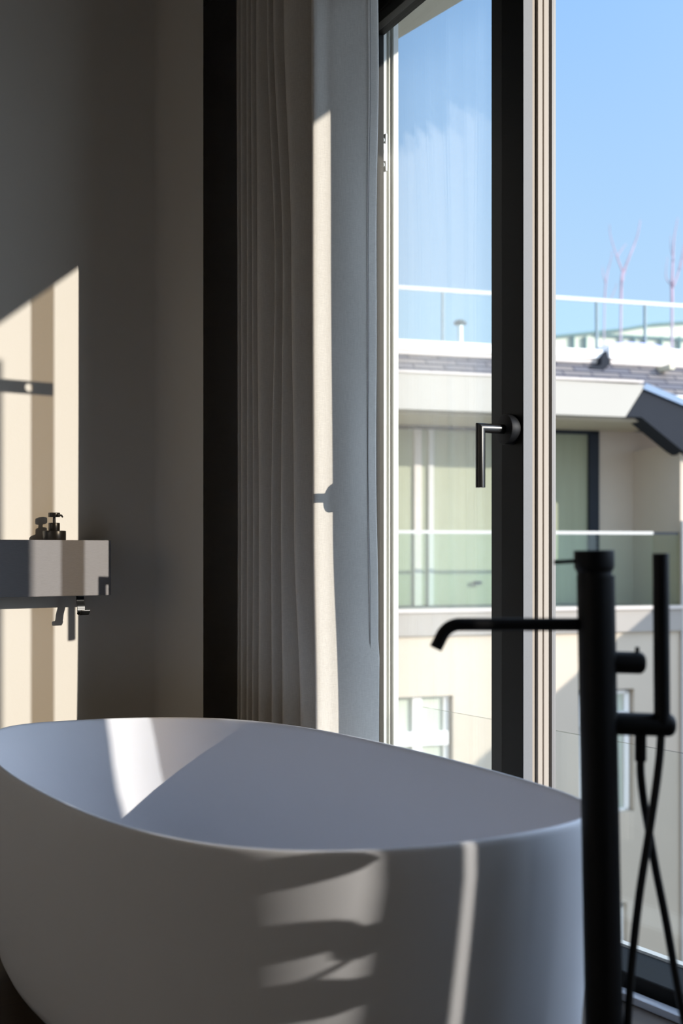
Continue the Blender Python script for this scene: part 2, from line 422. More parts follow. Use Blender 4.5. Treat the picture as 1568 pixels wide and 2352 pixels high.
# ------------------------------------------------------------------ curtain
ccols = [   # crest pixel at top / y600 / y1200 / y1650, plan x of the crest, plan x of the trough right of it
    (544, 546, 547, 546, 1.850, 1.91), (556, 557, 557, 556, 1.832, 1.90), (570, 571, 571, 570, 1.82, 1.89),
    (580, 583, 585, 583, 1.81, 1.885), (592, 594, 598, 597, 1.80, 1.90), (619, 636, 628, 629, 1.785, 1.89),
    (633, 655, 650, 653, 1.775, 1.88), (655, 673, 679, 694, 1.755, 1.88), (719, 720, 722, 729, 1.709, None)]
def hinterp(v, y):
    ks = (0, 600, 1200, 1650)
    if y <= 0: return v[0]
    if y >= 1650: return v[3]
    for i in range(3):
        if y <= ks[i+1]:
            t = (y-ks[i])/(ks[i+1]-ks[i]); t = t*t*(3-2*t); return v[i]*(1-t)+v[i+1]*t
def plan(px, x):
    a, b = ray(px); return Vector((x, x*b/a))
bm = bmesh.new(); rows = []
ZR = [.02+(2.98-.02)*i/60 for i in range(61)]
for z in ZR:
    py = HY-(z-CAMZ)/3.35*FPX
    key = []
    for i, c in enumerate(ccols):
        q = plan(hinterp(c[:4], py), c[4]); key.append((q, 'c'))
        if c[5] is not None:
            qn = plan(hinterp(ccols[i+1][:4], py), ccols[i+1][4])
            key.append((Vector((c[4]+.020, q.y*.72+qn.y*.28)), 'm')); key.append((Vector((c[5]+.05, q.y*.38+qn.y*.62)), 't'))
    wav = .0025*sin(z*5)+.0015*sin(z*13+1)
    pts = []
    # start behind the back pleat
    pts.append(Vector((1.93, key[0][0].y+.05)))
    pts += [k[0] for k in key]
    last = key[-1][0]
    e_px = 858+ (2.5*sin(z*3.1)+1.2*sin(z*9) + (3 if z < .75 else 0))
    pe = plan(e_px, 1.868)
    pts += [last+Vector((.034, -.022)), last+Vector((.088+wav, -.040)), pe, pe+Vector((.012, .004)), pe+Vector((.02, .03))]
    # Catmull-Rom
    sm = smoothpath([Vector((p.x, p.y, z)) for p in pts], 7)
    rows.append([bm.verts.new(p) for p in sm])
for a, b in zip(rows, rows[1:]):
    for k in range(len(a)-1): bm.faces.new((a[k], a[k+1], b[k+1], b[k]))
cu = link('curtain', bm, M['curtain'], smooth=True)
so = cu.modifiers.new('thick', 'SOLIDIFY'); so.thickness = .0022; so.offset = 0
tag(cu, 'floor-length grey-beige linen curtain gathered in pleats beside the window', 'curtain')
# seam stitching along the leading hem
bm = bmesh.new(); hp = []
for z in ZR:
    pe = plan(848+ (2.5*sin(z*3.1)+1.2*sin(z*9)), 1.852); hp.append((pe.x, pe.y, z))
tube(bm, hp, .0011, 6); link('hem_seam', bm, mat('hem_thread', (.38, .37, .35), .95, noise=(800, .4, (1, 1, 1))), cu)

# ------------------------------------------------------------------ wall shelf, dispenser, hook
zt_, zb_ = 1.0316, .8657; YF = YB-.12; XR = 1.4216
sh = empty('wall_shelf', (XR-.5, YB, zb_)); tag(sh, 'dark brushed metal box shelf mounted on the back wall', 'shelf')
bm = bmesh.new(); bx(bm, -.42, .5, -.12, -.004, 0, zt_-zb_)
link('shelf_box', bm, M['steel'], sh, bevel=.0022, segs=3)
bm = bmesh.new(); bx(bm, -.38, .46, -.004, 0, .02, zt_-zb_-.02); link('wall_bracket', bm, M['black'], sh)

xd = P(124.5, 0, (YB-.052)/ray(124.5)[1]); dx, dy = xd.x, YB-.052
ds = empty('soap_dispenser', (dx, dy, zt_)); tag(ds, 'black soap dispenser with a pump head standing on the metal shelf', 'soap dispenser')
sc = dy/ray(124.5)[1]/FPX      # metres per pixel there
def pz(py): return CAMZ+(HY-py)*sc-zt_
r = 26.5*sc
bm = bmesh.new(); lathe(bm, rprof(r, 0, pz(1219), .002), seg=64); link('bottle', bm, M['blackpl'], ds, smooth=True, autos=30)
bm = bmesh.new(); lathe(bm, rprof(12.8*sc, pz(1219), pz(1201), .0015), seg=48); link('collar', bm, M['blackpl'], ds, smooth=True, autos=30)
bm = bmesh.new(); lathe(bm, [(3.5*sc, pz(1201)), (3.2*sc, pz(1187))], seg=24); link('pump_stem', bm, M['blackpl'], ds, smooth=True, autos=30)
bm = bmesh.new(); lathe(bm, rprof(13.3*sc, pz(1188), pz(1177.5), .0015), (0, 0, 0), seg=48)
hd = link('pump_head', bm, M['blackpl'], ds, smooth=True, autos=30)
bm = bmesh.new(); zz = pz(1183); tube(bm, [(0, 0, zz), (.004, -.018, zz), (.009, -.036, zz-.002), (.010, -.042, zz-.007)], [.0036, .0034, .003, .0024], 16)
link('nozzle', bm, M['blackpl'], hd, smooth=True, autos=50)

# hook: flat band, S-bent, hanging below the shelf
yh = YB-.085; sc = yh/ray(188)[1]/FPX
hx = P(188, 0, yh/ray(188)[1]).x
hk = empty('towel_hook', (hx, yh, zb_)); tag(hk, 'small glossy black hook hanging under the right end of the metal shelf', 'hook')
def hz(py): return CAMZ+(HY-py)*sc-zb_
bm = bmesh.new()
prof = smoothpath([(0, .014, 0.002), (0, .010, hz(1380)), (0, .001, hz(1392)), (0, -.002, hz(1403)), (0, -.010, hz(1410)), (0, -.022, hz(1411)), (0, -.029, hz(1404)), (0, -.029, hz(1400))], 6)
hw = 10*sc; L_ = []
for i, p in enumerate(prof):
    s = i/(len(prof)-1); off = (-.0035*sin(min(1, s/.55)*pi/2)) if s < .55 else -.0035+.004*(s-.55)/.45
    w_ = hw*(.92 if s < .5 else 1.08)
    t = (prof[min(i+1, len(prof)-1)]-prof[max(i-1, 0)]).normalized(); nn = Vector((0, -t.z, t.y))*.0014
    L_.append([bm.verts.new(Vector((off-w_, p.y, p.z))+nn), bm.verts.new(Vector((off+w_, p.y, p.z))+nn), bm.verts.new(Vector((off+w_, p.y, p.z))-nn), bm.verts.new(Vector((off-w_, p.y, p.z))-nn)])
for a, b in zip(L_, L_[1:]):
    for k in range(4): bm.faces.new((a[k], a[(k+1) % 4], b[(k+1) % 4], b[k]))
bm.faces.new(L_[0][::-1]); bm.faces.new(L_[-1])
link('hook_band', bm, M['hook'], hk, smooth=True, autos=40, bevel=.0006)
bm = bmesh.new(); bx(bm, -.011, .011, .002, .030, -.003, 0); link('mounting_plate', bm, M['handle'], hk)

# ------------------------------------------------------------------ bathtub
Xc, Yc, b_h, n_e, z0, zc1, zs1, zc2, zs2, zc3, zs3, rc2, rs2, rc3, rs3 = [-0.2064, 2.3761, 0.414, 2.2827, -0.4285, -0.013, -0.0017, 0.0096, 0.0056, -0.0087, 0.0017, -0.0003, 0.0061, -0.0115, 0.002]
KT = 1.05
TC = Vector((Xc*RX+Yc*VX, Xc*RY+Yc*VY, 0))*KT
def rim(th):
    c, s = cos(th), sin(th)
    m = 1+rs2*sin(2*th)+rc3*cos(3*th)+rs3*sin(3*th)
    u = .85*math.copysign(abs(c)**(2/n_e), c)*m; v = b_h*math.copysign(abs(s)**(2/n_e), s)*m
    z = CAMZ+z0+zc1*c+zs1*s+zc2*cos(2*th)+zs2*sin(2*th)+zc3*cos(3*th)+zs3*sin(3*th)
    return -v*KT, u*KT, CAMZ+(z-CAMZ)*KT          # room frame: long axis along +y
NS = 240
ths = []
for k in range(NS):          # even arc length
    ths.append(2*pi*k/NS)
tubo = empty('bathtub', (TC.x, TC.y, 0)); tag(tubo, 'freestanding matt white oval bathtub with a dipping rim beside the window', 'bathtub')
def ring(bm, fs, fz, inset=0):
    out = []
    for th in ths:
        x, y, zr_ = rim(th); L = math.hypot(x, y); k = (L-inset)/L
        out.append(bm.verts.new((x*k*fs, y*k*(fs if fs > .95 else 1-(1-fs)*1.0), fz(zr_))))
    return out
bm = bmesh.new(); R_ = []
# plinth edge -> outer skin -> rim -> inner bowl
prof_o = [(.84, .045), (.875, .048), (.91, .06), (.935, .085), (.955, .13), (.97, .22), (.982, .33), (.992, .43)]
for fs, z in prof_o: R_.append(ring(bm, fs, lambda zr_, z=z: z if z < .2 else z+(zr_-.57)*(z-.2)/.37))
for ins, dz in ((.0, -.05), (.0, -.012), (.0008, -.005), (.003, -.0012), (.0065, 0), (.010, -.0012), (.0125, -.005), (.0135, -.012)):
    R_.append(ring(bm, 1.0, lambda zr_, dz=dz: zr_+dz, ins))
for fs, t in ((.99, .12), (.98, .28), (.965, .45), (.94, .62), (.90, .78), (.85, .88), (.75, .955), (.58, .988), (.35, .997), (.12, 1.0)):
    R_.append(ring(bm, fs, lambda zr_, t=t: (zr_-.012)*(1-t)+.115*t, .0135))
for a, b in zip(R_, R_[1:]):
    for k in range(NS): bm.faces.new((a[k], a[(k+1) % NS], b[(k+1) % NS], b[k]))
bm.faces.new(R_[0][::-1]); bm.faces.new(R_[-1])
link('tub_shell', bm, M['tub'], tubo, smooth=True, autos=50)
bm = bmesh.new(); a = ring(bm, .80, lambda z: 0); b = ring(bm, .80, lambda z: .05)
for k in range(NS): bm.faces.new((a[k], a[(k+1) % NS], b[(k+1) % NS], b[k]))
bm.faces.new(a[::-1]); bm.faces.new(b)
link('plinth', bm, M['tubbase'], tubo, smooth=True, autos=50)
bm = bmesh.new(); lathe(bm, [(.032, 0), (.032, .003), (.028, .006), (.0, .007)], (0, 0, .113), seg=32); link('drain_cover', bm, M['tub'], tubo, smooth=True, autos=40)

# ------------------------------------------------------------------ freestanding bath mixer (built in a plane facing across the view)
DM = 1.70; u_ = DM/FPX
mo = Pd(1380, 0, DM)
mx = empty('bath_mixer', (mo.x, mo.y, 0), -YAW)          # local x = right, local y = away from the camera
tag(mx, 'black freestanding bath mixer standing at the near right side of the tub', 'bath mixer')
def q(px, py, dy_=0):    # local point for a pixel at the mixer's depth (offset away from the camera)
    k = (DM+dy_)/FPX
    return Vector(((px-CX)*k-(1380-CX)*u_, dy_, CAMZ+(HY-py)*k))
bm = bmesh.new()
top, bot = q(1367.5, 1322), q(1389, 2470)
bot = top+(bot-top)*((top.z-.012)/(top.z-bot.z))
tube(bm, [top, top.lerp(bot, .5), bot], 43.3*u_, 48); link('column', bm, M['black'], mx, smooth=True, autos=30)
bm = bmesh.new(); lathe(bm, [(.075, 0), (.075, .008), (.072, .012), (.0, .012)], (bot.x, 0, 0), seg=48); link('floor_flange', bm, M['black'], mx, smooth=True, autos=30)
bm = bmesh.new(); ctr = q(1364.5, 1311); ax = (top-bot).normalized()
lathe(bm, [(40.5*u_, -.016), (39.5*u_, -.002), (45*u_, .004), (46*u_, .006), (46*u_, 45*u_), (44.5*u_, 47*u_)], ctr, ax, 48); link('top_knob', bm, M['black'], mx, smooth=True, autos=30)
bm = bmesh.new(); tube(bm, [q(1335, 1288), q(1272, 1291.5)], 5*u_, 16); link('control_pin', bm, M['black'], mx, smooth=True, autos=40)
bm = bmesh.new()
sp_ = [q(1350, 1434.5), q(1200, 1434), q(1070, 1433.5)]
ang0 = [q(1045, 1434.5), q(1031, 1441), q(1021, 1453), q(1014, 1470), q(1006, 1491)]
pth = [q(1350, 1434.5), q(1200, 1434.2), q(1072, 1434)]
cx_, cy_, rr_ = 1056, 1480, 46
for k in range(0, 9):
    a = rad(90+68*k/8); pth.append(q(cx_+rr_*cos(a), cy_-rr_*sin(a)))
lastp = pth[-1]; dirv = (pth[-1]-pth[-2]).normalized(); pth.append(lastp+dirv*30*u_)
tube(bm, pth, 15*u_, 32); link('spout', bm, M['black'], mx, smooth=True, autos=40)
def cyl(name, a, b, r, cap=.35, parent=None, m='black'):
    a, b = Vector(a), Vector(b); L = (b-a).length; bm = bmesh.new(); c = r*cap
    pr = [(r, 0), (r, L-c)]+[(r-c*(1-cos(t)), L-c+c*sin(t)) for t in (rad(20), rad(45), rad(70), rad(90))]
    lathe(bm, pr, a, (b-a), 40); return link(name, bm, M[m], parent or mx, smooth=True, autos=35)
kb = cyl('diverter_knob', q(1400, 1521), q(1481, 1523), 25.5*u_, .55)
bm = bmesh.new(); tube(bm, [q(1463, 1500), q(1463, 1486)], [5*u_, 5*u_], 12); link('knob_pin', bm, M['black'], kb, smooth=True, autos=40)
cyl('shower_holder', q(1400, 1661), q(1550, 1666), 26.5*u_, .6)
hs = cyl('hand_shower', q(1520, 1670, -.005), q(1517, 1271, -.005), 18.6*u_, .08)
cyl('hose_connector', q(1470.5, 1670), q(1470.5, 1748), 13.5*u_, .1)
# hose: from the hand shower down, crossing, loop near the floor and back to the connector
hosep = [q(1518, 1672), q(1515, 1730), q(1507, 1800), q(1496, 1875), q(1485, 1945), q(1470, 2040), q(1459, 2130), q(1449, 2230), q(1441, 2352), q(1438, 2520), q(1450, 2680), q(1500, 2790, .02), q(1570, 2780, .04), q(1610, 2650, .045),
         q(1598, 2480, .04), q(1570, 2340, .035), q(1550, 2235, .032), q(1528, 2110, .03), q(1506, 2000, .03), q(1491, 1915, .028), q(1478, 1840, .02), q(1471, 1780, .008), q(1470.5, 1740)]
bm = bmesh.new(); tube(bm, smoothpath(hosep, 8), 9.6*u_, 16); link('shower_hose', bm, M['hose'], mx, smooth=True)

# ------------------------------------------------------------------ plant behind the viewpoint whose shadow falls on the tub
pl = empty('potted_plant', (1.40-.41*.6, .6, 0)); tag(pl, 'leafy potted plant out of view whose shadow falls on the tub side', 'plant')
bm = bmesh.new(); lathe(bm, [(.075, 0), (.09, .02), (.11, .26), (.115, .28), (.10, .28), (.098, .25), (0, .24)], seg=40); link('pot', bm, mat('clay_pot', (.35, .17, .10), .8, noise=(10, .1, (1, 1, 1))), pl, smooth=True, autos=40)
leafm = mat('leaf_green', (.06, .13, .035), .45, noise=(15, .25, (1, 1, 1)))
LU = Vector((.925, .38, 0))          # across the sunlight
def leaf(tipc, z, L, hw_, tilt, lobes=0, depth=0):
    """broad leaf whose tip reaches the given offset across the light"""
    bm = bmesh.new(); n_ = 26; d = Vector((LU.x*cos(tilt), LU.y*cos(tilt), sin(tilt))); up = Vector((-LU.x*sin(tilt), -LU.y*sin(tilt), cos(tilt))); bend_ = Vector((-.38, .925, 0))
    tip = LU*tipc+Vector((0, 0, z)); base = tip-d*L; rows_ = []
    for i in range(n_+1):
        t = i/n_; wdt = hw_*min(1, (sin(pi*min(1, t*.5+.5))**.45))*min(1, .25+t*1.6)
        if t > .999: wdt = .001
        w1 = wdt*(1-(depth*abs(sin(lobes*pi*t)) if lobes else 0))
        c = base+d*L*t+bend_*(.02*sin(pi*t))
        rows_.append([bm.verts.new(c+up*w1+bend_*.01), bm.verts.new(c), bm.verts.new(c-up*w1+bend_*.01)])
    for a_, b_ in zip(rows_, rows_[1:]):
        bm.faces.new((a_[0], a_[1], b_[1], b_[0])); bm.faces.new((a_[1], a_[2], b_[2], b_[1]))
    link('leaf', bm, leafm, pl, smooth=True); return base
stems = bmesh.new(); DZ = .33*.8
for tipc, z, L, hw_, tl, lb, dpt in ((.157, .525, .16, .034, -.10, 0, 0), (.156, .425, .17, .045, .05, 0, 0), (.172, .43, .05, .018, 1.1, 0, 0),
                                     (.21, .335, .24, .040, .10, 7, .35), (.10, .62, .16, .04, .3, 0, 0), (-.06, .55, .15, .05, 2.6, 0, 0), (-.10, .40, .16, .05, 3.0, 0, 0), (.02, .72, .14, .04, 1.2, 0, 0)):
    bs = leaf(tipc, z+DZ, L, hw_*1.3, tl, lb, dpt)
    tube(stems, smoothpath([(bs.x*.2, bs.y*.2, .24), (bs.x*.5, bs.y*.5, .24+(bs.z-.24)*.6), bs], 4), .0025, 8)
link('stem', stems, leafm, pl, smooth=True)

# ------------------------------------------------------------------ the house across the court
bm = bmesh.new(); bx(bm, -9, -5.6, -8, 9, -12, 7)  # unseen wall added to bounce warm light in from the left
tag(link('bounce_wall', bm, mat('bounce_ochre', (.64, .49, .34), .85, noise=(1, .04, (1, 1, 1)))), 'unseen ochre wall added left of the room to bounce warm sunlight', 'building')
# facade frame: e along the facade (right and away), nf towards the viewer
ec = Vector((.961, .276)); nc = Vector((.276, -.961)); P0 = Vector(((1100-CX)/FPX*15, 15)); PN = P0.dot(nc)
def F(px, py, o=0):
    r = (px-CX)/FPX; t = (PN+o)/(r*nc.x+nc.y); p = Vector((r*t, t))
    return p.dot(ec)-P0.dot(ec), -o, CAMZ+(HY-py)/FPX*t
er = Vector((ec.x*RX+ec.y*VX, ec.x*RY+ec.y*VY)); org = Vector((P0.x*RX+P0.y*VX, P0.x*RY+P0.y*VY, 0))
FANG = math.atan2(er.y, er.x)
hb = empty('apartment_house', org, FANG); tag(hb, 'cream rendered apartment house with a dormer balcony across the courtyard', 'building')
def col(name, c, r=.8, **k):
    k.setdefault('spec', .12)
    return mat(name, c, r, **k)
MF = dict(wall=col('cream_render', (.55, .475, .385), noise=(2, .03, (1, 1, 1))), clad=col('warm_grey_cladding', (.41, .385, .345), .7, noise=(1, .03, (1, 1, 1))),
          dark=col('dark_dormer_cladding', (.022, .025, .032), .8, noise=(3, .1, (1, 1, 1))), frame=col('dark_window_frame', (.03, .035, .045), .8, noise=(3, .1, (1, 1, 1))),
          ledge=col('white_metal_ledge', (.90, .88, .86), .4, noise=(3, .02, (1, 1, 1))), white=col('white_window_paint', (.85, .84, .82), .5, noise=(3, .02, (1, 1, 1))),
          slab=col('balcony_slab_render', (.36, .33, .30), .8, noise=(3, .04, (1, 1, 1))), soff=col('ochre_loggia_render', (.52, .46, .36), .8, noise=(3, .04, (1, 1, 1))),
          loggia=col('loggia_render', (.56, .49, .42), .8, noise=(2, .04, (1, 1, 1))),
          pane=col('reflecting_pane', (.32, .335, .24), .25, noise=(2, .15, (6, 1, .3))), pane2=col('curtained_pane', (.50, .54, .46), .3, noise=(3, .15, (8, 1, .3))),
          rail=col('pale_rail', (.55, .54, .52), .5, noise=(3, .03, (1, 1, 1))), seal=col('pale_flashing', (.62, .56, .52), .6, noise=(9, .1, (1, 1, 1))),
          tarp=col('lavender_membrane', (.42, .42, .72), .7, noise=(3, .1, (1, 1, 1))), green=col('green_mullion', (.09, .15, .135), .6, noise=(3, .1, (1, 1, 1))),
          cream=col('cream_panel', (.62, .58, .44), .5, noise=(2, .05, (1, 1, 1))), metal=col('galvanised_pipe', (.62, .62, .60), .35, metal=.5, noise=(5, .1, (1, 1, 1))))
def slate_mat():
    m = mat('slate_roof', (.25, .24, .25), .8, spec=.1); n = m.node_tree.nodes; l = m.node_tree.links; b = n['Principled BSDF']
    co = n.new('ShaderNodeTexCoord'); mp = n.new('ShaderNodeMapping'); mp.inputs['Rotation'].default_value = (rad(-90), 0, 0)
    br = n.new('ShaderNodeTexBrick'); br.inputs['Scale'].default_value = 1; br.inputs['Brick Width'].default_value = .45; br.inputs['Row Height'].default_value = .085; br.inputs['Mortar Size'].default_value = .012
    br.inputs['Color1'].default_value = (.23, .20, .18, 1); br.inputs['Color2'].default_value = (.14, .135, .15, 1); br.inputs['Mortar'].default_value = (.045, .045, .06, 1)
    l.new(co.outputs['Object'], mp.inputs[0]); l.new(mp.outputs[0], br.inputs[0]); l.new(br.outputs['Color'], b.inputs['Base Color']); return m
MF['slate'] = slate_mat()
def fpoly(name, pts, o1, o0, m, parent=None, bevel=0):
    """outline in pixels on the plane o1 (front), extruded back to o0"""
    q_ = [F(px, py, o1) for px, py in pts]
    bm = bmesh.new(); prism(bm, [(a[0], a[2]) for a in q_], 'y', -o1, -o0)
    return link(name, bm, MF[m] if isinstance(m, str) else m, parent or hb, bevel=bevel)
def fbox(name, pa, pb, ya, yb, o1, o0, m, parent=None, ref=None):
    """level box: heights read at the pixel column ref (default: pa)"""
    ref = pa if ref is None else ref
    sa = F(pa, 0, o1)[0]; sb = F(pb, 0, o1)[0]; za = F(ref, ya, o1)[2]; zb = F(ref, yb, o1)[2]
    bm = bmesh.new(); bx(bm, sa, sb, -o1, -o0, zb, za); return link(name, bm, MF[m] if isinstance(m, str) else m, parent or hb)
LX, RXX = 250, 2100
# main wall below the balcony slab, with holes for windows
def wall_with_holes(name, pa, pb, ya, yb, holes, o1, o0, m, ref):
    sa, sb = F(pa, 0, o1)[0], F(pb, 0, o1)[0]; za, zb = F(ref, ya, o1)[2], F(ref, yb, o1)[2]
    hs_ = [(F(a, 0, o1)[0], F(b, 0, o1)[0], F(a, d, o1)[2], F(a, c, o1)[2]) for a, b, c, d in holes]
    xs = sorted({sa, sb, *[h[0] for h in hs_], *[h[1] for h in hs_]}); zs = sorted({za, zb, *[h[2] for h in hs_], *[h[3] for h in hs_]})
    bm = bmesh.new()
    for i in range(len(xs)-1):
        for j in range(len(zs)-1):
            mx_, mz_ = (xs[i]+xs[i+1])/2, (zs[j]+zs[j+1])/2
            if not any(h[0] < mx_ < h[1] and h[2] < mz_ < h[3] for h in hs_): bx(bm, xs[i], xs[i+1], -o1, -o0, zs[j], zs[j+1])
    bmesh.ops.remove_doubles(bm, verts=bm.verts, dist=1e-4)
    return link(name, bm, m, hb)
HOLES = [(800, 1040, 1606, 1860), (1330, 1456, 1586, 1872), (1300, 1440, 2085, 2300)]
wall_with_holes('wall', LX, RXX, 1462, 3600, HOLES, 0, -.30, MF['wall'], 915)
fbox('inner_wall', LX, RXX, 1462, 3600, -.32, -.5, 'loggia', ref=915)
def window(a, b, c, d, nv=(), nh=(), o=-.14):
    f = fbox('window', a, b, c, d, o, o-.001, 'pane2')
    k = 0
    fbox('frame_bar', a, b, c, c+9, o+.05, o-.02, 'white', f); fbox('frame_bar', a, b, d-9, d, o+.05, o-.02, 'white', f)
    fbox('frame_bar', b-11, b, c, d, o+.05, o-.02, 'white', f, ref=a); fbox('frame_bar', a, a+11, c, d, o+.05, o-.02, 'white', f, ref=a)
    for v in nv: fbox('frame_bar', v-10, v+10, c, d, o+.06, o-.02, 'white', f, ref=a)
    for h in nh: fbox('frame_bar', a, b, h-16, h+16, o+.09, o-.02, 'white', f, ref=a)
    return f
window(800, 1030, 1598, 1862, (860, 958), (1705,))
window(1330, 1445, 1588, 1872, (1380,), (1655,))
window(1300, 1432, 2087, 2300, (1366,), (2190,))
# slab band under the balcony
fbox('balcony_slab', LX, 1640, 1408, 1462, .05, -1.4, 'slab', ref=915)
fbox('slab_capping', LX, 1640, 1400, 1408, .08, -.1, 'seal', ref=915)
# loggia
fbox('loggia_wall', 1370, 1562, 940, 1410, -1.3, -1.5, 'loggia', ref=1375)
fbox('loggia_soffit', LX, 1560, 930, 950, -.05, -1.5, 'soff', ref=915)
fbox('lintel', LX, 1376, 930, 968, -1.25, -1.5, 'soff', ref=915)
gl_ = fbox('glazing', LX, 1358, 966, 1400, -1.34, -1.36, 'pane', ref=915)
fbox('frame_bar', LX, 1376, 966, 984, -1.27, -1.4, 'frame', gl_, ref=915)
fbox('frame_bar', 1354, 1376, 966, 1400, -1.27, -1.4, 'frame', gl_, ref=1354)
fbox('frame_bar', LX, 1376, 1392, 1402, -1.27, -1.4, 'frame', gl_, ref=915)
fbox('frame_bar', 985, 996, 984, 1400, -1.29, -1.4, 'rail', gl_, ref=985)
fbox('frame_bar', 952, 968, 984, 1400, -1.29, -1.4, 'seal', gl_, ref=952)
fbox('wall_lamp', 1462, 1475, 1322, 1334, -1.25, -1.3, 'frame', ref=1462)
fbox('wall_lamp', 1090, 1106, 1335, 1343, -1.25, -1.3, 'frame', ref=1090)
# right side wall of the loggia and the wall beyond it
fpoly('side_wall', [(1562, 1020), (1600, 1030), (RXX, 1085), (RXX, 1500), (1562, 1466)], 0, -.05, 'wall')
fpoly('loggia_reveal', [(1562, 1020), (1600, 1030), (RXX, 1085), (RXX, 1500), (1562, 1466)], -.05, -1.5, 'loggia')
bm = bmesh.new(); a = F(1566, 1470, .04); lathe(bm, [(.035, F(1566, 2700)[2]), (.035, a[2]+1.6)], (a[0]+.02, a[1], 0), seg=16); link('downpipe', bm, MF['rail'], hb, smooth=True, autos=40)
# dormer band and its dark cheek
fpoly('dormer_band', [(LX, 812), (1482, 884), (1436, 957.5), (LX, 915)], .15, -1.2, 'clad')
fl = F(915, 862, .17)
fbox('flashing', LX, 1478, 849, 854, .17, -.3, 'seal', ref=915)
fpoly('dormer_cheek', [(1484, 884), (1568, 926), (1700, 985), (1700, 1120), (1563, 1032), (1472, 958), (1437, 957)], .12, -.25, 'dark')
fpoly('cheek_capping', [(1484, 880), (1568, 915), (1700, 972), (1700, 985), (1568, 930), (1476, 892)], .16, -.3, col('blue_grey_capping', (.20, .27, .38), .6, metal=.0, noise=(3, .1, (1, 1, 1))))
# slate roof
bm = bmesh.new()
A = F(LX, 806-47*.0, -1.6); z_top = F(915, 806, -1.6)[2]; z_bot = F(1500, 960, -.2)[2]
sa, sb = F(LX, 0, -1)[0], F(RXX, 0, -1)[0]
v = [bm.verts.new(c) for c in ((sa, .2, z_bot), (sb, .2, z_bot), (sb, 1.6, z_top), (sa, 1.6, z_top), (sa, 1.7, z_bot-.1), (sb, 1.7, z_bot-.1))]
bm.faces.new(v[:4]); bm.faces.new((v[3], v[2], v[5], v[4])); bm.faces.new((v[0], v[4], v[5], v[1])); bm.faces.new((v[0], v[3], v[4])); bm.faces.new((v[1], v[5], v[2]))
link('slate_roof', bm, MF['slate'], hb)
fbox('roof_ledge', LX, 1383, 779, 800, -1.45, -6, 'ledge', ref=915)
fbox('roof_ledge', 1400, RXX, 794, 822, -1.45, -6, 'ledge', ref=1400)
fbox('ledge_underside', LX, 1383, 800, 812, -1.48, -3, 'seal', ref=915)
fbox('ledge_underside', 1402, RXX, 822, 836, -1.48, -3, 'seal', ref=1400)
fpoly('gutter_bracket', [(1393, 806), (1401, 836), (1384, 852), (1355, 846), (1356, 840), (1380, 838), (1382, 820)], -1.35, -1.5, 'dark')
fpoly('roof_membrane', [(1378, 800), (1405, 788), (1440, 785), (1500, 790), (1545, 800), (1545, 812), (1378, 812)], -2.5, -3, 'tarp')
fbox('step_block', 1538, 1549, 836, 848, -1.1, -1.6, 'cream', ref=1538)
fbox('snow_guard', 1552, 1600, 908, 914, 0, -.05, 'white', ref=1552); fbox('snow_guard', 1557, 1564, 914, 934, 0, -.05, 'white', ref=1552)
# roof railing with glass
postm = col('grey_green_post', (.27, .32, .33), noise=(3, .05, (1, 1, 1)))
rg = fbox('roof_railing', LX, RXX, 655, 663, -2.6, -2.66, 'rail', ref=915)
for px_ in (640, 830, 1018, 1196, 1372, 1483, 1600): fbox('railing_post', px_-1.6, px_+1.6, 663+(px_-915)*.066, 800, -2.6, -2.66, postm, rg)
zz0 = F(915, 786, -2.6)[2]; zz1 = F(915, 664, -2.6)[2]
bm = bmesh.new(); bx(bm, F(LX, 0, -2.6)[0], F(RXX, 0, -2.6)[0], 2.62, 2.63, zz0, zz1); link('glass_panel', bm, glass_mat('roof_glass', (.93, .975, .975)), rg)
# flue pipe
fp = F(1056, 790, -3); ft = F(1056, 745, -3); k = 15/FPX*1.2
bm = bmesh.new(); lathe(bm, [(7*k, fp[2]-.3), (7*k, ft[2])], (fp[0], fp[1], 0), seg=20); pi_ = link('flue_pipe', bm, MF['metal'], hb, smooth=True, autos=40)
bm = bmesh.new(); lathe(bm, [(8*k, ft[2]-.02), (15*k, ft[2]), (15*k, ft[2]+.03), (9*k, ft[2]+.06), (7*k, ft[2]+.065)], (fp[0], fp[1], 0), seg=20); link('flue_cap', bm, col('sooty_metal', (.05, .055, .055), .5, metal=.0, noise=(20, .3, (1, 1, 1))), pi_, smooth=True, autos=40)
# balcony glass
bg_ = fbox('balcony_glass', LX, 1500, 1220, 1400, .0, -.02, glass_mat('green_balcony_glass', (.88, .94, .91), .03), ref=915)
fbox('glass_rail', LX, 1500, 1218, 1225, .01, -.03, 'rail', bg_, ref=915)
fbox('glass_rail', 1500, 1558, 1222, 1228, .01, -.03, 'frame', bg_, ref=1500)
fbox('side_glass', 1500, 1560, 1226, 1400, .0, -.02, glass_mat('side_balcony_glass', (.84, .88, .82)), bg_, ref=1500)
# distant hall with green framed panels
dh = empty('glazed_hall', org, FANG); tag(dh, 'distant hall of cream panels in green frames beyond the roof railing', 'building')
O = -45
fpoly('panel_wall', [(1180, 790), (1275, 772), (1350, 764), (1430, 756), (1500, 744), (1600, 738), (1900, 735), (1900, 900), (1180, 860)], O, O-8, 'cream', dh)
for i, (x0, y0, x1, y1) in enumerate([(1275, 772, 1350, 764), (1350, 764, 1430, 756), (1430, 756, 1500, 744), (1500, 744, 1600, 738)]):
    fpoly('roof_edge', [(x0, y0-2.5), (x1, y1-2.5), (x1, y1+2.5), (x0, y0+2.5)], O+.3, O, 'green', dh)
fbox('transom', 1372, 1600, 765, 769, O+.3, O, 'green', dh)
for px_ in (1318, 1346, 1430, 1458, 1483, 1520, 1562): fbox('mullion', px_-1.8, px_+1.8, 772, 830, O+.3, O, 'green', dh)

